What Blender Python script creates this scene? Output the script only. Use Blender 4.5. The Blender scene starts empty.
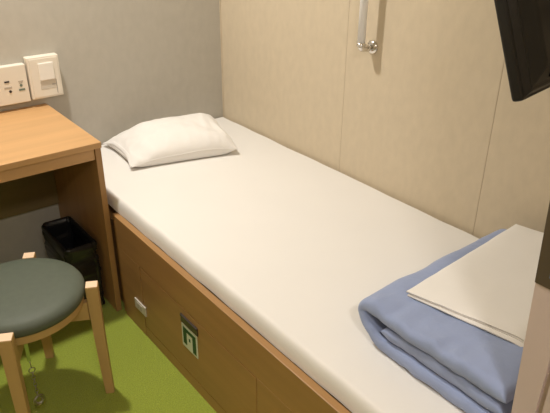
import bpy, bmesh, math, random
from mathutils import Vector, Matrix, noise
C = bpy.context.scene
COL = C.collection
PI = math.pi
rnd = random.Random(4)

# ------------------------------------------------------------------ materials
def mat(name, col, rough=.6, metal=0.0, bump=0.0, bscale=200.0, var=0.0, vscale=6.0, stretch=(1, 1, 1), sheen=0.0, spec=.5, coat=0.0, bdist=.002):
    m = bpy.data.materials.new(name); m.use_nodes = True
    nt = m.node_tree; b = nt.nodes['Principled BSDF']
    b.inputs['Roughness'].default_value = rough
    b.inputs['Metallic'].default_value = metal
    b.inputs['Specular IOR Level'].default_value = spec
    b.inputs['Sheen Weight'].default_value = sheen
    b.inputs['Coat Weight'].default_value = coat
    tc = nt.nodes.new('ShaderNodeTexCoord'); mp = nt.nodes.new('ShaderNodeMapping')
    mp.inputs['Scale'].default_value = stretch
    nt.links.new(tc.outputs['Object'], mp.inputs['Vector'])
    n = nt.nodes.new('ShaderNodeTexNoise'); n.inputs['Scale'].default_value = vscale
    n.inputs['Detail'].default_value = 6
    nt.links.new(mp.outputs['Vector'], n.inputs['Vector'])
    r = nt.nodes.new('ShaderNodeValToRGB')
    r.color_ramp.elements[0].position = .3; r.color_ramp.elements[1].position = .7
    r.color_ramp.elements[0].color = tuple(c * (1 - var) for c in col) + (1,)
    r.color_ramp.elements[1].color = tuple(min(1, c * (1 + var)) for c in col) + (1,)
    nt.links.new(n.outputs['Fac'], r.inputs['Fac'])
    nt.links.new(r.outputs['Color'], b.inputs['Base Color'])
    if bump:
        n2 = nt.nodes.new('ShaderNodeTexNoise'); n2.inputs['Scale'].default_value = bscale
        n2.inputs['Detail'].default_value = 3
        nt.links.new(mp.outputs['Vector'], n2.inputs['Vector'])
        bp = nt.nodes.new('ShaderNodeBump'); bp.inputs['Strength'].default_value = bump
        bp.inputs['Distance'].default_value = bdist
        nt.links.new(n2.outputs['Fac'], bp.inputs['Height'])
        nt.links.new(bp.outputs['Normal'], b.inputs['Normal'])
    return m

def wood(name, col, axis, rough=.42, var=.09, scale=1.0):
    st = [26 * scale] * 3; st[axis] = 1.6 * scale
    return mat(name, col, rough, bump=.12, bscale=5.0, var=var, vscale=1.0, stretch=st, bdist=.001)

def carpet():
    m = mat('green_carpet', (.305, .365, .045), .95, bump=.9, bscale=330, var=.16, vscale=210, sheen=.15, spec=.1, bdist=.004)
    return m

def wallmat(name, col):
    # vinyl wallcovering: faint vertical cloudy streaks and a fine woven bump
    return mat(name, col, .75, bump=.25, bscale=260, var=.035, vscale=34, stretch=(1, 1, .6), spec=.25, bdist=.001)

M = {
 'wall_back': wallmat('grey_wallcovering', (.48, .45, .39)),
 'wall_side': wallmat('beige_wallcovering', (.60, .51, .375)),
 'ceiling': mat('ceiling_white', (.75, .73, .68), .8, var=.01),
 'carpet': carpet(),
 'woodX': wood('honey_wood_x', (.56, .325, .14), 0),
 'woodYshade': wood('honey_wood_y_shaded', (.37, .20, .072), 1),  # same honey wood as the desktop, shade of the bed side in its colour
 'woodZshade': wood('honey_wood_z_shaded', (.38, .205, .075), 2),  # same wood again, darkened in colour for the dimmer upright boards
 'woodback': wood('olive_board', (.20, .145, .062), 0),
 'stoolwood': wood('pale_stool_wood', (.50, .32, .13), 2, .5, .08),
 'stoolwoodX': wood('pale_stool_wood_x', (.49, .31, .12), 0, .5, .08),
 'endgrain': mat('end_grain', (.85, .62, .42), .6, var=.03),
 'groove': mat('dark_gap', (.05, .03, .015), .9),
 'wallgroove': mat('wall_joint', (.47, .39, .30), .9),
 'sheet': mat('white_cotton', (.80, .775, .735), .9, bump=.12, bscale=500, var=.008, sheen=.2, spec=.2, bdist=.0006),
 'pillow': mat('white_pillowcase', (.81, .785, .75), .9, bump=.15, bscale=60, var=.008, sheen=.2, spec=.2, bdist=.0015),
 'blue': mat('blue_cotton', (.29, .35, .53), .9, bump=.6, bscale=38, var=.03, vscale=20, sheen=.25, spec=.2, bdist=.004),
 'plastic': mat('white_plastic', (.78, .72, .62), .35, var=.005),
 'switchwhite': mat('switch_white', (.84, .80, .73), .3, var=.005),
 'switchgrey': mat('switch_grey', (.60, .55, .47), .4, var=.005),
 'ink': mat('dark_ink', (.04, .03, .03), .5), 'inkgreen': mat('green_ink', (.16, .21, .17), .5),
 'inkgrey': mat('grey_ink', (.38, .35, .31), .5),
 'cushion': mat('green_vinyl', (.088, .103, .074), .6, bump=.3, bscale=160, var=.05, vscale=50, spec=.45, bdist=.0006),
 'bag': mat('black_bag', (.012, .012, .013), .28, var=.1, spec=.5),
 'bin': mat('bin_plastic', (.02, .018, .016), .5, var=.1),
 'chrome': mat('chrome', (.75, .73, .70), .16, metal=1),
 'steel': mat('dull_steel', (.36, .34, .30), .32, metal=1),
 'strap': mat('green_strap', (.30, .42, .07), .6),
 'barwhite': mat('bar_white', (.92, .91, .90), .35, var=.005),
 'tvblack': mat('tv_black', (.006, .0055, .005), .5, bump=.1, bscale=700, var=.1, bdist=.0005),
 'tvhole': mat('tv_hole', (.001, .001, .001), .9),
 'screen': mat('tv_screen', (.01, .01, .012), .12),
 'pink': mat('pinkish_steel', (.60, .485, .45), .45, var=.01),
 'plate': mat('bronze_plate', (.105, .078, .052), .42, metal=.2, var=.04),
 'bluemark': mat('blue_grey_mark', (.17, .20, .26), .4),
 'pull': mat('dark_pull', (.075, .06, .05), .35, metal=.5),
 'signpale': mat('sign_pale', (.66, .70, .56), .5), 'signgreen': mat('sign_green', (.012, .07, .022), .5),
}

# ------------------------------------------------------------------ helpers
def link(name, bm, m, parent=None, smooth=False, loc=None, rot=None):
    me = bpy.data.meshes.new(name); bm.normal_update(); bm.to_mesh(me); bm.free()
    if smooth:
        for f in me.polygons: f.use_smooth = True
    o = bpy.data.objects.new(name, me); COL.objects.link(o)
    for mm in (m if isinstance(m, (list, tuple)) else [m]): me.materials.append(M[mm])
    if parent: o.parent = parent
    if loc: o.location = loc
    if rot: o.rotation_euler = rot
    return o

def empty(name, loc, label, cat, rot=(0, 0, 0), group=None):
    o = bpy.data.objects.new(name, None); COL.objects.link(o)
    o.location = loc; o.rotation_euler = rot; o.empty_display_size = .1
    tag(o, label, cat, group); return o

def tag(o, label, cat, group=None):
    o['label'] = label; o['category'] = cat
    if group: o['group'] = group
    return o

def structure(o, label):
    o['kind'] = 'structure'; o['label'] = label; return o

def bx(bm, x0, x1, y0, y1, z0, z1, bev=0.0, seg=2, mi=0):
    x0, x1 = sorted((x0, x1)); y0, y1 = sorted((y0, y1)); z0, z1 = sorted((z0, z1))
    r = bmesh.ops.create_cube(bm, size=1)
    for v in r['verts']:
        v.co = Vector(((x0 + x1) / 2 + v.co.x * (x1 - x0), (y0 + y1) / 2 + v.co.y * (y1 - y0), (z0 + z1) / 2 + v.co.z * (z1 - z0)))
    fs = set(f for v in r['verts'] for f in v.link_faces)
    for f in fs: f.material_index = mi
    if bev:
        es = list(set(e for v in r['verts'] for e in v.link_edges))
        bmesh.ops.bevel(bm, geom=es, offset=bev, segments=seg, affect='EDGES', profile=.5)
    return bm

def box(*a, **k):
    return bx(bmesh.new(), *a, **k)

def tube(bm, pts, r, n=12, cap=True):
    pts = [Vector(p) for p in pts]; rings = []
    rr = r if isinstance(r, (list, tuple)) else [r] * len(pts)
    up = None
    for i, p in enumerate(pts):
        t = (pts[min(i + 1, len(pts) - 1)] - pts[max(i - 1, 0)]).normalized()
        if up is None:
            up = t.orthogonal().normalized()
        up = (up - t * up.dot(t)).normalized(); sd = t.cross(up)
        rings.append([bm.verts.new(p + (up * math.cos(2 * PI * k / n) + sd * math.sin(2 * PI * k / n)) * rr[i]) for k in range(n)])
    for a, b in zip(rings, rings[1:]):
        for k in range(n): bm.faces.new((a[k], a[(k + 1) % n], b[(k + 1) % n], b[k]))
    if cap:
        bm.faces.new(rings[0][::-1]); bm.faces.new(rings[-1])
    return bm

def lathe(bm, prof, n=48, center=(0, 0, 0)):
    cx, cy, cz = center; rings = []
    for r, z in prof:
        if r < 1e-6: rings.append([bm.verts.new((cx, cy, cz + z))])
        else: rings.append([bm.verts.new((cx + r * math.cos(2 * PI * k / n), cy + r * math.sin(2 * PI * k / n), cz + z)) for k in range(n)])
    for a, b in zip(rings, rings[1:]):
        for k in range(n):
            q = [a[k % len(a)], a[(k + 1) % len(a)], b[(k + 1) % len(b)], b[k % len(b)]]
            u = []
            for v in q:
                if v not in u: u.append(v)
            if len(u) > 2: bm.faces.new(u)
    return bm

def torus(bm, c, R, r, M3=None, n=20, k=8, sx=1.0):
    M3 = M3 or Matrix.Identity(3); rings = []
    for i in range(n):
        a = 2 * PI * i / n; ring = []
        for j in range(k):
            b = 2 * PI * j / k
            v = Vector(((R + r * math.cos(b)) * math.cos(a) * sx, (R + r * math.cos(b)) * math.sin(a), r * math.sin(b)))
            ring.append(bm.verts.new(Vector(c) + M3 @ v))
        rings.append(ring)
    for i in range(n):
        a, b = rings[i], rings[(i + 1) % n]
        for j in range(k): bm.faces.new((a[j], b[j], b[(j + 1) % k], a[(j + 1) % k]))
    return bm

def fbm(x, y, z, o=3):
    s = 0; a = 1
    for i in range(o):
        s += a * noise.noise(Vector((x, y, z))); x *= 2.1; y *= 2.1; z *= 2.1; a *= .5
    return s

# ------------------------------------------------------------------ setting
RX0, RY0, CH = -2.0, -4.0, 2.42
fl = structure(link('floor', box(RX0 - .1, .1, RY0 - .1, .1, -.05, 0), 'carpet'), 'short pile lime green carpet')
structure(link('ceiling', box(RX0 - .1, .1, RY0 - .1, .1, CH, CH + .05), 'ceiling'), 'plain pale ceiling')
structure(link('wall_back', box(RX0 - .1, .1, 0, .1, 0, CH), 'wall_back'), 'grey wallcovered wall at the head of the bed')
bm = bmesh.new()
bx(bm, .0010, .1, RY0, 0, 0, CH, mi=1)
ys = [0, -.8195, -1.4475, -2.12, RY0]
for a, b in zip(ys, ys[1:]):
    bx(bm, 0, .006, a - .0008, b + .0008, 0, CH, bev=.0008, seg=1)
structure(link('wall_right', bm, ['wall_side', 'wallgroove']), 'beige wallcovered panel wall along the bed with thin vertical joints')
structure(link('trim_1', box(-.005, 0, -.005, 0, 0, CH, bev=.002), 'wall_side'), 'thin beige corner bead')
structure(link('wall_left', box(RX0 - .1, RX0, RY0, 0, 0, CH), 'wall_side'), 'beige wall')
structure(link('wall_front', box(RX0 - .1, .1, RY0 - .1, RY0, 0, CH), 'wall_side'), 'beige corridor wall')
# short partition at the foot of the bed, with the door frame on its free end
structure(link('wall_partition', box(-.62, 0, -2.13, -2.005, 0, CH), 'wall_side'), 'partition wall at the foot of the bed')
structure(link('wall_added_left', box(RX0, -1.60, -2.13, -2.005, 0, CH), 'wall_side'), 'unseen partition wall left of the doorway, added to shade the desk')  # out of view; added to keep corridor light off the desk
structure(link('wall_added_over', box(-1.60, -.69, -2.13, -2.005, 2.06, CH), 'wall_side'), 'unseen wall piece over the doorway, added to cut the corridor light')  # unseen header, added to limit how high the corridor light reaches
# door frame: reveal facing -x; far edge leans a little, as the photograph shows
bm = bmesh.new()
def jy(z): return -2.012 + (z - .587) * .050
def jamb(bm, y_far, y_near, x0, x1):
    zz = (0, CH); v = []
    for z in zz:
        yf = y_far(z)
        v.append([bm.verts.new(q) for q in ((x0, yf, z), (x1, yf, z), (x1, y_near, z), (x0, y_near, z))])
    for k in range(4):
        bm.faces.new((v[0][k], v[0][(k + 1) % 4], v[1][(k + 1) % 4], v[1][k]))
    bm.faces.new(v[0][::-1]); bm.faces.new(v[1])
jamb(bm, jy, -2.0535, -.69, -.60)
jamb(bm, lambda z: -2.0537, -2.066, -.683, -.60)
jamb(bm, lambda z: -2.0662, -2.15, -.694, -.60)
door = structure(link('door_1', bm, 'pink'), 'pinkish beige steel door frame at the foot of the bed')
bm = bmesh.new(); v = []
for x in (-.692, -.689):
    v.append([bm.verts.new((x, y, z)) for y, z in ((jy(.876) + .0005, .876), (jy(1.06) + .0005, 1.06), (-2.10, 1.06), (-2.10, .876))])
bm.faces.new(v[0]); bm.faces.new(v[1][::-1])
for k in range(4): bm.faces.new((v[0][k], v[1][k], v[1][(k + 1) % 4], v[0][(k + 1) % 4]))
pl = link('lock_plate', bm, 'plate', door); pl['label'] = 'dark bronze lock plate'
link('indicator_mark', box(-.6932, -.6918, -2.019, -2.030, .896, .922, bev=.0003), 'bluemark', pl)['label'] = 'small blue-grey mark'

# ------------------------------------------------------------------ bed
BX, BL = -.835, -1.995
bed = empty('bed_frame', (-.42, -1.0, 0), 'built-in brown wooden bed base with a drawer facing the green carpet', 'bed')
def keep(o):   # shapes are written in room coordinates: undo the Empty's offset for direct parts
    if o.parent and o.parent.type == 'EMPTY': o.matrix_parent_inverse = Matrix.Translation(-Vector(o.parent.location))
    return o
off = keep
RT = .022
bm = bmesh.new()
dy0, dy1, dz1 = -.722, -1.400, .301

bx(bm, BX, BX + RT, -.555, BL, dz1 + .002, .430, bev=.0016)
bx(bm, BX, BX + RT, -.555, dy0 + .002, 0, dz1 + .0018, bev=.0006)
bx(bm, BX, BX + RT, dy1 - .002, BL, 0, dz1 + .0018, bev=.0006)
bx(bm, BX + .001, BX + RT, dy0 + .002, dy1 - .002, 0, .045)
off(link('side_panel', bm, 'woodYshade', bed))
off(link('corner_post', box(BX + .006, BX + RT + .02, -.5275, -.5545, 0, .425, bev=.001), 'woodZshade', bed))
off(link('bed_base', box(BX + RT + .001, -.004, -.004, BL, .0, .372), 'woodYshade', bed))
dr = off(link('drawer', box(BX + .0004, BX + RT, dy0 - .001, dy1 + .001, .047, dz1 - .0012, bev=.0022), 'woodYshade', bed))
# recessed pull
bm = bmesh.new()
hy0, hy1, hz0, hz1 = -1.000, -1.100, .246, .276
bx(bm, BX - .003, BX + .001, hy0, hy1, hz0, hz1, bev=.001)
bx(bm, BX - .0055, BX - .002, hy0 - .002, hy1 + .002, hz1 - .008, hz1 - .001, bev=.001)
h = off(link('handle', bm, 'pull', dr)); h['label'] = 'dark metal drawer pull'
# small emergency symbol plate under the pull
sg = off(link('sign_plate', box(BX - .0015, BX + .0008, -1.001, -1.093, .152, .240, bev=.0004), 'signpale', dr))
sg['label'] = 'small pale plate with a green symbol'
bm = bmesh.new(); X0, X1 = BX - .0022, BX - .0014
def sq(y0, y1, z0, z1): bx(bm, X0, X1, y0, y1, z0, z1)
sq(-1.009, -1.030, .166, .232); sq(-1.066, -1.086, .160, .232); sq(-1.030, -1.066, .218, .232)
sq(-1.044, -1.052, .190, .202)
off(link('symbol', bm, 'signgreen', sg))
bm = bmesh.new()
bx(bm, BX - .005, BX + .001, -.658, -.740, .100, .140, bev=.0015)
sk = off(link('socket_plate', bm, 'switchgrey', bed)); sk['label'] = 'white socket plate low on the side panel'
bm = bmesh.new(); bx(bm, BX - .0062, BX - .0045, -.676, -.722, .107, .133, bev=.0006)
sf = off(link('socket_face', bm, 'switchgrey', sk))
bm = bmesh.new()
for y in (-.688, -.710):
    for z in (.115, .124): bx(bm, BX - .0066, BX - .006, y - .001, y + .001, z - .003, z + .003)
off(link('slot', bm, 'ink', sf))

# mattress: soft-edged slab in a white fitted sheet
def slab_bm(x0, x1, y0, y1, z0, z1, rad, nx, ny, amp=0, seed=0, freq=4, pw=2.0, edge=0.0, droop=0.0, nedge=8):
    """soft closed slab: top and bottom grids closed by rounded sides"""
    bm = bmesh.new()
    xs = [x0 + (x1 - x0) * i / nx for i in range(nx + 1)]
    def axis(a0, a1, n):
        out = []
        for i in range(nedge): out.append(a0 + rad * (1 - math.cos(PI / 2 * i / nedge)))
        for i in range(n + 1): out.append(a0 + rad + (a1 - a0 - 2 * rad) * i / n)
        for i in range(nedge - 1, -1, -1): out.append(a1 - rad * (1 - math.cos(PI / 2 * i / nedge)))
        return out
    X = axis(x0, x1, nx); Y = axis(y0, y1, ny); zm = (z0 + z1) / 2; hh = (z1 - z0) / 2
    def hgt(x, y):
        dx = min(x - x0, x1 - x) / rad; dy = min(y - y0, y1 - y) / rad
        gx = 1 if dx >= 1 else (1 - (1 - max(dx, 0)) ** pw) ** (1 / pw)
        gy = 1 if dy >= 1 else (1 - (1 - max(dy, 0)) ** pw) ** (1 / pw)
        return gx * gy
    top = {}; bot = {}
    for i, x in enumerate(X):
        for j, y in enumerate(Y):
            g = hgt(x, y)
            n = amp * fbm(x * freq + seed, y * freq, seed * 1.7)
            ex = edge * noise.noise(Vector((x * 9 + seed, y * 9, 3.3 + seed)))
            ey = edge * noise.noise(Vector((x * 9, y * 9 + seed, 7.1)))
            top[i, j] = bm.verts.new((x + ex, y + ey, zm + hh * g + n * g))
            if 0 < i < len(X) - 1 and 0 < j < len(Y) - 1:
                bot[i, j] = bm.verts.new((x + ex, y + ey, zm - hh * g))
            else: bot[i, j] = top[i, j]
    for i in range(len(X) - 1):
        for j in range(len(Y) - 1):
            bm.faces.new((top[i, j], top[i + 1, j], top[i + 1, j + 1], top[i, j + 1]))
            q = [bot[i, j], bot[i, j + 1], bot[i + 1, j + 1], bot[i + 1, j]]
            if len(set(q)) == 4 and not all(b in top.values() for b in ()):
                try: bm.faces.new(q)
                except ValueError: pass
    return bm
bm = slab_bm(-.811, -.004, BL + .002, -.004, .374, .482, .020, 40, 90, amp=.0016, seed=2, freq=3.2, pw=2.6, edge=.004)
tag(link('mattress', bm, 'sheet', smooth=True), 'long white sheeted mattress lying in the wooden bed base', 'mattress')

# ------------------------------------------------------------------ pillow
pw_ = empty('pillow', (-.424, -.254, .4835), 'plump white pillow at the head of the bed', 'pillow', rot=(0, 0, math.radians(-14.5)))
bm = bmesh.new(); N1, N2 = 90, 60; A, B, H = .232, .154, .080
def pxy(u, v): return A * u * (1 - .05 * (1 - v * v)) - .014 * v * (1 - u), B * v * (1 - .05 * (1 - u * u))
def seam_z(u, v): return .033 + .012 * noise.noise(Vector((u * 1.6 + 4, v * 1.6, 9))) + .006 * (1 + u) - .016 * (abs(u * v)) ** 3
T = {}; U = {}
for i in range(N1 + 1):
    for j in range(N2 + 1):
        u = math.sin((-1 + 2 * i / N1) * PI / 2); v = math.sin((-1 + 2 * j / N2) * PI / 2)
        t = max(0, (1 - abs(u) ** (3.2 if u > 0 else 2.2))) ** (.42 if u > 0 else .62) * max(0, (1 - abs(v) ** 2.8)) ** .45
        x, y = pxy(u, v)
        e = max(abs(u), abs(v))
        wr = .0075 * fbm(x * 8 + 3, y * 8, 1.0) - .013 * abs(noise.noise(Vector((x * 17 + y * 7, y * 9 - x * 5, 5)))) * (e ** 2 + .3) \
            + .004 * noise.noise(Vector((x * 60, y * 8, 2))) * e ** 6
        sz = seam_z(u, v)
        z = H * t * (1 + .06 * u + .12 * v + .05 * u * v) + wr * min(1, 3 * t)
        T[i, j] = bm.verts.new((x, y, sz + z))
        if 0 < i < N1 and 0 < j < N2:
            g = (max(0, 1 - abs(u) ** 6) * max(0, 1 - abs(v) ** 5)) ** .5
            U[i, j] = bm.verts.new((x, y, max(.0006, sz * (1 - min(1, 1.6 * g)) )))
        else: U[i, j] = T[i, j]
for i in range(N1):
    for j in range(N2):
        bm.faces.new((T[i, j], T[i + 1, j], T[i + 1, j + 1], T[i, j + 1]))
        q = [U[i, j], U[i, j + 1], U[i + 1, j + 1], U[i + 1, j]]
        try: bm.faces.new(q)
        except ValueError: pass
link('pillow_body', bm, 'pillow', pw_, smooth=True)
# sewn edge running round the pillow
pts = []
def rim(u, v):
    x, y = pxy(u, v); return (x, y, seam_z(u, v))
for k in range(40): pts.append(rim(-1 + 2 * k / 40, -1))
for k in range(28): pts.append(rim(1, -1 + 2 * k / 28))
for k in range(40): pts.append(rim(1 - 2 * k / 40, 1))
for k in range(29): pts.append(rim(-1, 1 - 2 * k / 28))
link('piping', tube(bmesh.new(), pts, .0017, 6), 'pillow', pw_, smooth=True)
# open hem of the pillowcase at the left end
bm = bmesh.new(); hv = []
for j in range(25):
    v = -1 + 2 * j / 24; y = B * v * .97
    row = []
    for k in range(7):
        s = k / 6
        x = -A * (1 - .05 * (1 - v * v)) - .028 * v + .010 - s * .016 * (1 - .5 * (1 - v * v))
        z = seam_z(-1, v) + .002 + (1 - v * v) * .016 * (1 - .3 * s)
        row.append(bm.verts.new((x, y, z - s * s * .006)))
    hv.append(row)
for a, b in zip(hv, hv[1:]):
    for k in range(6): bm.faces.new((a[k], a[k + 1], b[k + 1], b[k]))
hem = link('hem', bm, 'pillow', pw_, smooth=True)
sm = hem.modifiers.new('s', 'SOLIDIFY'); sm.thickness = .002

# ------------------------------------------------------------------ duvet + sheet
def merge(dst, src):
    me = bpy.data.meshes.new('t'); src.to_mesh(me); src.free(); dst.from_mesh(me); bpy.data.meshes.remove(me)
def cr(P, n):      # smooth curve through the points (y, z, thickness)
    out = []
    P = [Vector(p) for p in P]; P = [2 * P[0] - P[1]] + P + [2 * P[-1] - P[-2]]
    for i in range(1, len(P) - 2):
        p0, p1, p2, p3 = P[i - 1:i + 3]
        for k in range(n):
            t = k / n
            out.append(.5 * ((2 * p1) + (p2 - p0) * t + (2 * p0 - 5 * p1 + 4 * p2 - p3) * t * t + (3 * p1 - p0 - 3 * p2 + p3) * t ** 3))
    out.append(P[-2]); return out
def quilt_layer(bm, path, x0, x1, seed, n=10, capr=False):
    S = cr(path, n); NU = 60; ins = []; outs = []; L = 0
    for k, p in enumerate(S):
        a = S[max(0, k - 1)]; b = S[min(len(S) - 1, k + 1)]
        if k: L += math.hypot(p[0] - S[k - 1][0], p[1] - S[k - 1][1])
        ty, tz = b[0] - a[0], b[1] - a[1]; l = math.hypot(ty, tz) or 1; ny, nz = -tz / l, ty / l
        endf = min(1, min(k, len(S) - 1 - k) / 5.0); endf = max(.08, (1 - (1 - endf) ** 2) ** .5)
        ra, rb = [], []
        for m in range(NU + 1):
            d = m / NU; R_ = .022
            # dense columns near the two long edges
            w = x1 - x0; q = 12
            if m <= q: e = R_ * (1 - math.cos(PI / 2 * m / q)); x = x0 + e
            elif m >= NU - q: e = R_ * (1 - math.cos(PI / 2 * (NU - m) / q)); x = x1 - e
            else: x = x0 + R_ + (w - 2 * R_) * (m - q) / (NU - 2 * q); e = R_
            g = (1 - (1 - e / R_) ** 2.4) ** (1 / 2.4)
            th = p[2] / 2 * g * endf
            near = max(0, 1 - (x - x0) / .12)
            # puckers along the stitched edge, soft waves elsewhere
            pk = .0052 * noise.noise(Vector((L * 34, x * 14, seed))) * (.35 + near) + .0034 * fbm(x * 10, L * 10, seed + 3)
            pk += .0036 * math.sin(L * 75 + 3 * noise.noise(Vector((L * 9, seed, 0)))) * near ** 3
            ex = (.006 * noise.noise(Vector((L * 12, seed, 4.4))) + .002 * noise.noise(Vector((L * 45, seed, 1)))) * near
            ra.append(bm.verts.new((x + ex, p[0] + ny * (th + pk * g), max(.4842, p[1] + nz * (th + pk * g)))))
            if m in (0, NU): rb.append(ra[-1])
            else: rb.append(bm.verts.new((x + ex, p[0] - ny * (th - pk * .3 * g), max(.4842, p[1] - nz * (th - pk * .3 * g)))))
        outs.append(ra); ins.append(rb)
    for k in range(len(S) - 1):
        for m in range(NU):
            bm.faces.new((outs[k][m], outs[k][m + 1], outs[k + 1][m + 1], outs[k + 1][m]))
            q = [ins[k][m], ins[k + 1][m], ins[k + 1][m + 1], ins[k][m + 1]]
            u = []
            for v in q:
                if v not in u: u.append(v)
            try: bm.faces.new(u)
            except ValueError: pass
    for k in (0, len(S) - 1):
        for m in range(NU):
            q = []
            for v in (outs[k][m], outs[k][m + 1], ins[k][m + 1], ins[k][m]):
                if v not in q: q.append(v)
            try: bm.faces.new(q)
            except ValueError: pass
bm = bmesh.new()
FY = -1.990
quilt_layer(bm, [(FY, .5805, .038), (-1.90, .5815, .040), (-1.80, .5815, .040), (-1.70, .5815, .040), (-1.640, .5825, .038), (-1.604, .582, .034), (-1.593, .568, .026),
                 (-1.606, .547, .024), (-1.628, .525, .026), (-1.662, .505, .034), (-1.72, .5025, .038), (-1.80, .502, .038), (-1.90, .502, .038), (FY, .502, .038)], -.670, -.085, 5.0)
quilt_layer(bm, [(FY, .5415, .038), (-1.88, .5415, .040), (-1.78, .5415, .040), (-1.70, .5425, .038), (-1.660, .543, .028)], -.664, -.09, 9.0)
bmesh.ops.recalc_face_normals(bm, faces=bm.faces)
tag(link('duvet', bm, 'blue', smooth=True), 'pale blue duvet folded in thick layers at the foot of the bed', 'duvet')

quad = [Vector((-.576, -1.650)), Vector((-.052, -1.612)), Vector((-.030, -1.72)), Vector((-.030, -1.99)), Vector((-.495, -1.935))]
bm = bmesh.new()
def folded(bm, zo, th, corners, seed, drop):
    a, b, c, d = corners; n = 40; top = {}; bot = {}
    for i in range(n + 1):
        for j in range(n + 1):
            s, t = i / n, j / n
            p = a.lerp(b, s).lerp(d.lerp(c, s), t)
            e = min(s, 1 - s, t, 1 - t)
            z = zo + .0018 * fbm(p.x * 9 + 3, p.y * 9, 3) + .0006 * noise.noise(Vector((p.x * 25, p.y * 25, seed))) - .004 * math.exp(-e * 30)
            if drop: z -= .022 * max(0, (t - .80) / .2) ** 2 * (1 - s) ** 3
            top[i, j] = bm.verts.new((p.x, p.y, z + th)); bot[i, j] = bm.verts.new((p.x, p.y, z))
    for i in range(n):
        for j in range(n):
            bm.faces.new((top[i, j], top[i, j + 1], top[i + 1, j + 1], top[i + 1, j]))
            bm.faces.new((bot[i, j], bot[i + 1, j], bot[i + 1, j + 1], bot[i, j + 1]))
    for k in range(n):
        for q in (((k, 0), (k + 1, 0)), ((k + 1, n), (k, n)), ((0, k + 1), (0, k)), ((n, k), (n, k + 1))):
            bm.faces.new((top[q[0]], top[q[1]], bot[q[1]], bot[q[0]]))
A_, B_, C_, D_ = Vector((-.578, -1.655)), Vector((-.075, -1.622)), Vector((-.008, -1.90)), Vector((-.497, -1.958))
for k in range(3):
    o = Vector(((k % 2) * .005, (k - 1) * .002))
    sk_ = Vector(((3 - k) * -.005, 0))
    folded(bm, .6085 + k * .0042, .0026, (A_ + o, B_, C_, D_ + o + sk_ * 1.6), 3 + k * 5, True)
bmesh.ops.recalc_face_normals(bm, faces=bm.faces)
tag(link('folded_sheet', bm, 'sheet', smooth=False), 'white cotton sheet folded flat on top of the blue duvet', 'sheet')

# ------------------------------------------------------------------ desk
desk = empty('desk', (-1.30, -.26, 0), 'honey-coloured wooden desk against the grey wall beside the bed', 'desk')
offd = keep
DXR, DXL, DF = -.837, -1.80, -.526
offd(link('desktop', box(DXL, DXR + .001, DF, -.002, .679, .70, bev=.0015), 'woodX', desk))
offd(link('side_panel', box(DXR - .021, DXR, DF + .008, -.003, 0, .6785, bev=.001), 'woodZshade', desk))
offd(link('side_panel', box(DXL, DXL + .021, DF + .008, -.003, 0, .6785, bev=.001), 'woodZshade', desk))
offd(link('apron', box(DXL + .022, DXR - .022, DF + .014, DF + .034, .636, .678, bev=.001), 'woodX', desk))
offd(link('back_panel', box(DXL + .022, DXR - .022, -.025, -.010, .272, .678, bev=.001), 'woodback', desk))

# ------------------------------------------------------------------ socket and switch boxes on the wall
TS = 'plastic'
so = empty('socket_panel', (-1.02, 0, .72), 'wide ivory outlet box on the grey wall above the desk', 'socket')
offs = keep
offs(link('housing', box(-1.16, -.899, -.032, -.0005, .728, .872, bev=.003), TS, so))
F = -.0325
def face_box(name, x0, x1, z0, z1, m, par, f=F, d=.0012):
    return offs(link(name, box(x0, x1, f - d, f + .002, z0, z1, bev=.0003, seg=1), m, par))
p1 = face_box('usb_port', -.984, -.966, .8125, .8185, 'ink', so); p1['label'] = 'dark slot of a charging port'
bm = bmesh.new(); tube(bm, [(-.968, F - .0012, .778), (-.968, F + .002, .778)], .0052, 20)
p2 = offs(link('jack', bm, 'ink', so)); p2['label'] = 'small round dark jack'
bm = bmesh.new()
for k, w in ((0, .004), (1, .006)): bx(bm, -.988, -.960, F - .0006, F + .002, .7905 + k * .004, .7918 + k * .004)
offs(link('printed_text', bm, 'inkgrey', so))
bm = bmesh.new()
bx(bm, -.934, -.916, F - .0006, F + .002, .8095, .8125); bx(bm, -.932, -.920, F - .0006, F + .002, .8035, .8060)
offs(link('printed_text', bm, 'inkgrey', so))
bm = bmesh.new()
tube(bm, [(-.926, F - .0007, .795), (-.926, F + .002, .795)], .0052, 16); bx(bm, -.936, -.914, F - .0007, F + .002, .775, .7825)
offs(link('printed_mark', bm, 'inkgreen', so))['label'] = 'green printed symbol'
sw = empty('light_switch', (-.83, 0, .72), 'squarish white switch box right of the wide outlet box', 'switch')
offw = keep
offw(link('housing', box(-.893, -.772, -.037, -.0005, .732, .892, bev=.003), TS, sw))
offw(link('rim', box(-.885, -.779, -.0395, -.036, .739, .885, bev=.001), TS, sw))
key = offw(link('switch_key', box(-.856, -.798, -.046, -.039, .803, .868, bev=.002), 'switchwhite', sw)); key['label'] = 'raised white rocker key'
offw(link('lower_key', box(-.856, -.798, -.0405, -.039, .767, .799, bev=.0008), 'switchgrey', sw))['label'] = 'greyer lower field of the switch'
bm = bmesh.new(); bx(bm, -.796, -.793, -.0402, -.0393, .745, .800); bx(bm, -.812, -.797, -.0415, -.0402, .781, .785)
offw(link('key_mark', bm, 'inkgrey', sw))

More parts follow.
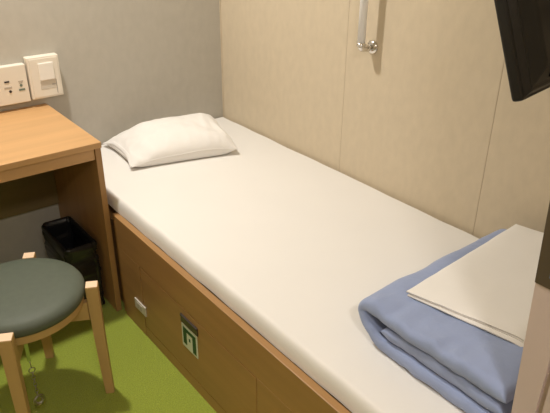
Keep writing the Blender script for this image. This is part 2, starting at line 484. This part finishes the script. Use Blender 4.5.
# ------------------------------------------------------------------ grab bar
gb = empty('grab_bar', (0, -.945, .99), 'white vertical grab bar with chrome ends on the beige wall', 'handrail')
offg = keep
gx, gy = -.058, -.945
offg(link('bar', tube(bmesh.new(), [(gx, gy, 1.005), (gx, gy, 1.50)], .0135, 24), 'barwhite', gb, smooth=True))
for zc, s in ((1.005, -1), (1.50, 1)):
    bm = bmesh.new()
    tube(bm, [(gx, gy, zc), (gx, gy, zc + s * .010)], .0150, 24)
    arc = [(gx, gy, zc + s * .010)]
    for k in range(1, 9):
        a = PI / 2 * k / 8
        arc.append((gx + .016 * (1 - math.cos(a)), gy, zc + s * (.010 + .012 * math.sin(a))))
    arc.append((-.006, gy, zc + s * .022))
    tube(bm, arc, .0115, 20)
    lm = bmesh.new(); lathe(lm, [(0, 0), (.024, 0), (.024, .003), (.020, .008), (.014, .010), (0, .010)], 32)
    for v in lm.verts: v.co = Vector((-v.co.z - .0003, gy + v.co.x, zc + s * .022 + v.co.y))
    merge(bm, lm)
    lm = bmesh.new(); bmesh.ops.create_uvsphere(lm, u_segments=20, v_segments=12, radius=.0135)
    for v in lm.verts: v.co += Vector((-.026, gy, zc + s * .022))
    merge(bm, lm)
    o = offg(link('bracket', bm, 'chrome', gb, smooth=True)); o['label'] = 'chrome end bracket'

# ------------------------------------------------------------------ stool
SX, SY, SH = -1.247, -.800, .419
st = empty('stool', (SX, SY, 0), 'round stool with a dark green cushion and four wooden legs', 'stool')
th0 = -.458
prof = [(0, .388), (.174, .388), (.181, .392), (.185, .402), (.1845, .413), (.179, .4225), (.166, .4300), (.14, .4350), (.09, .4375), (.04, .4382), (0, .4383)]
bm = lathe(bmesh.new(), prof, 96)
bmesh.ops.recalc_face_normals(bm, faces=bm.faces)
link('cushion', bm, 'cushion', st, smooth=True)
bm = lathe(bmesh.new(), [(.150, .362), (.174, .362), (.176, .364), (.176, .3875), (.150, .3875), (.150, .362)], 96)
bmesh.ops.recalc_face_normals(bm, faces=bm.faces)
link('seat_ring', bm, 'stoolwoodX', st)
for i in range(2):
    a = th0 + i * PI / 2
    bm = box(-.186, .186, -.010, .010, .298 if i == 0 else .2985, .3615, bev=.002)
    bmesh.ops.rotate(bm, verts=bm.verts, cent=(0, 0, 0), matrix=Matrix.Rotation(a, 3, 'Z'))
    if i: # halved joint: keep the second rail in two lengths
        pass
    link('cross_rail', bm, 'stoolwoodX', st)
for i in range(4):
    a = th0 + i * PI / 2
    bm = bmesh.new(); v = []
    for z, r, h in ((0, .212, .0135), (.10, .209, .0145), (.25, .206, .016), (SH - .003, .2045, .018), (SH, .2045, .0165)):
        v.append([bm.verts.new((r + sx * h, sy * h, z)) for sx, sy in ((-1, -1), (1, -1), (1, 1), (-1, 1))])
    for p_, q_ in zip(v, v[1:]):
        for k in range(4): bm.faces.new((p_[k], p_[(k + 1) % 4], q_[(k + 1) % 4], q_[k]))
    bm.faces.new(v[0][::-1]); tf = bm.faces.new(v[-1]); tf.material_index = 1
    es = [e for e in bm.edges if abs(e.verts[0].co.z - e.verts[1].co.z) > .01]
    bmesh.ops.bevel(bm, geom=es, offset=.0025, segments=2, affect='EDGES')
    bmesh.ops.rotate(bm, verts=bm.verts, cent=(0, 0, 0), matrix=Matrix.Rotation(a, 3, 'Z'))
    link('leg', bm, ['stoolwood', 'endgrain'], st)
# key chain hanging under the seat
kx, ky = -1.288, -.955
kc = empty('hanging_chain', (kx, ky, .372), 'green strap and metal chain hanging below the stool seat', 'chain')
offk = keep
offk(link('strap', box(kx - .005, kx + .005, ky - .0015, ky + .0015, .290, .3615, bev=.0008), 'strap', kc))['label'] = 'green strap'
offk(link('wire', tube(bmesh.new(), [(kx, ky, .291), (kx + .001, ky, .268)], .0013, 8), 'steel', kc, smooth=True))
bm = bmesh.new(); torus(bm, (kx + .001, ky, .258), .0085, .0016, Matrix.Rotation(PI / 2, 3, 'X'))
offk(link('ring', bm, 'steel', kc, smooth=True))
bm = bmesh.new(); z = .2425
for k in range(7):
    R_ = Matrix.Rotation(PI / 2, 3, 'X') if k % 2 else Matrix.Rotation(PI / 2, 3, 'Z') @ Matrix.Rotation(PI / 2, 3, 'X')
    torus(bm, (kx + .001, ky, z), .0072, .0015, R_, sx=.62); z -= .0122
offk(link('chain_links', bm, 'steel', kc, smooth=True))
bm = bmesh.new(); torus(bm, (kx + .002, ky, z - .012), .0155, .0035, Matrix.Rotation(PI / 2, 3, 'X') @ Matrix.Rotation(.3, 3, 'Y'))
torus(bm, (kx + .002, ky + .004, z - .014), .010, .0028, Matrix.Rotation(PI / 2.6, 3, 'X'))
offk(link('clasp', bm, 'steel', kc, smooth=True))

# ------------------------------------------------------------------ wastebin with a black liner
wb = empty('wastebin', (-.937, -.335, 0), 'slim dark wastebin with a crumpled black bag under the desk', 'bin')
def rbox(bm, levels, n=14, jitter=0):
    rings = []
    for li, (hx, hy, z, r) in enumerate(levels):
        ring = []
        for cx, cy, a0 in ((hx - r, hy - r, 0), (-hx + r, hy - r, PI / 2), (-hx + r, -hy + r, PI), (hx - r, -hy + r, 3 * PI / 2)):
            for k in range(n):
                a = a0 + PI / 2 * k / (n - 1)
                x, y = cx + r * math.cos(a), cy + r * math.sin(a)
                if jitter:
                    d = jitter * (fbm(x * 40 + 2, y * 40, z * 30, 3) - 1.2 * abs(noise.noise(Vector((x * 60, y * 60 + z * 50, z * 45)))))
                    x += d * math.cos(a); y += d * math.sin(a)
                    zz = z + jitter * .8 * fbm(x * 25, y * 25, 4.0 + li, 2)
                else: zz = z
                ring.append(bm.verts.new((x, y, zz)))
        rings.append(ring)
    m = len(rings[0])
    for a, b in zip(rings, rings[1:]):
        for k in range(m): bm.faces.new((a[k], a[(k + 1) % m], b[(k + 1) % m], b[k]))
    return rings
bm = bmesh.new()
rg = rbox(bm, [(.046, .112, .001, .02), (.056, .124, .285, .022), (.0545, .1225, .285, .021), (.0445, .1105, .004, .019)])
bm.faces.new(rg[0][::-1]); bm.faces.new(rg[-1])
link('bin_body', bm, 'bin', wb)
bm = bmesh.new()
lv = [(.0630, .1325, .012 + .280 * k / 44, .026) for k in range(45)]
lv += [(.0605, .130, .299, .022), (.053, .121, .296, .02)] + [(.053 - .011 * k / 10, .121 - .011 * k / 10, .296 - .19 * k / 10, .019) for k in range(1, 11)]
rg = rbox(bm, lv, 26, .0070); bm.faces.new(rg[-1])
link('liner', bm, 'bag', wb, smooth=True)['label'] = 'black plastic liner folded over the rim'

# ------------------------------------------------------------------ television on its arm
Y = -1.77
U_ = Vector((-.04, .37, .93)).normalized(); V_ = Vector((.985, .172, 0)).normalized()
V_ = (V_ - U_ * V_.dot(U_)).normalized(); Nn = V_.cross(U_)   # Nn: back of the set, toward the doorway
cor = Vector((-.458, Y, 1.0795)) + V_ * .044 + U_ * .000
R3 = Matrix((V_, U_, Nn)).transposed().to_4x4()
tv = empty('television', (0, 0, 0), 'black television seen from behind, hanging over the foot of the bed', 'television')
tv.matrix_world = Matrix.Translation(cor) @ R3
W_, H_ = .385, .27
bm = box(0, W_, 0, H_, -.030, -.004, bev=.007, seg=3); link('front_shell', bm, 'tvblack', tv)
bm = bmesh.new(); v = []
for z, i in ((-.006, .006), (.010, .016), (.011, .024), (.030, .052), (.033, .060)):
    v.append([bm.verts.new(q) for q in ((i, i, z), (W_ - i, i, z), (W_ - i, H_ - i, z), (i, H_ - i, z))])
for a, b in zip(v, v[1:]):
    for k in range(4): bm.faces.new((a[k], a[(k + 1) % 4], b[(k + 1) % 4], b[k]))
bm.faces.new(v[-1]); bm.faces.new(v[0][::-1])
bmesh.ops.bevel(bm, geom=list(bm.edges), offset=.0015, segments=2, affect='EDGES')
link('back_cover', bm, 'tvblack', tv)
bm = bmesh.new(); tube(bm, [(.100, .036, .010), (.100, .036, .0235)], .0065, 20); link('screw_recess', bm, 'tvhole', tv)
link('screen', box(.014, W_ - .014, .018, H_ - .014, -.0315, -.0298), 'screen', tv)
ar = bmesh.new()
c0 = R3.to_3x3() @ Vector((W_ / 2, H_ / 2 + .02, .045)) + cor
inv = tv.matrix_world.inverted()
p3 = [Vector((c0.x, -2.0035, c0.z + .05)), Vector((c0.x, -1.93, c0.z + .05)), Vector((c0.x + .02, c0.y - .03, c0.z + .03)), c0]
tube(ar, [inv @ q for q in p3], .014, 16)
bx(ar, W_ / 2 - .05, W_ / 2 + .05, H_ / 2 - .03, H_ / 2 + .07, .034, .040, bev=.001)
link('mounting_arm', ar, 'tvblack', tv)

# ------------------------------------------------------------------ light
def lamp(name, loc, power, size, col, rot=(0, 0, 0), spread=PI):
    l = bpy.data.lights.new(name, 'AREA'); l.shape = 'DISK'; l.size = size; l.energy = power; l.color = col
    l.spread = spread
    o = bpy.data.objects.new(name, l); COL.objects.link(o); o.location = loc; o.rotation_euler = rot; return o
lamp('ceiling_lamp', (-1.10, -.42, CH - .01), 31.5, .10, (1, .965, .905))
lamp('corridor_lamp', (-1.72, -3.15, CH - .01), 26, .30, (1, .94, .90))
w = bpy.data.worlds.new('World'); C.world = w; w.use_nodes = True
w.node_tree.nodes['Background'].inputs[0].default_value = (1, .93, .82, 1)
w.node_tree.nodes['Background'].inputs[1].default_value = .05

# ------------------------------------------------------------------ camera
cam = bpy.data.cameras.new('Camera'); co = bpy.data.objects.new('Camera', cam); COL.objects.link(co)
r_ = Vector((0.7883833417668892, -0.6151274493427666, 0.008362265813422868))
u_ = Vector((0.27689421411574616, 0.3669566085283129, 0.8880723178022284))
f_ = Vector((0.5493462483841095, 0.6978259586189529, -0.4596277089817843))
co.matrix_world = Matrix.Translation((-1.5614912, -2.3960202, 1.454679)) @ Matrix((r_, u_, -f_)).transposed().to_4x4()
cam.sensor_width = 36; cam.sensor_fit = 'HORIZONTAL'; cam.lens = 609.719 / 550 * 36; cam.clip_start = .01
C.camera = co
vs = C.view_settings; vs.view_transform = 'Standard'; vs.look = 'None'; vs.gamma = 1; vs.use_curve_mapping = False; vs.exposure = 0.0
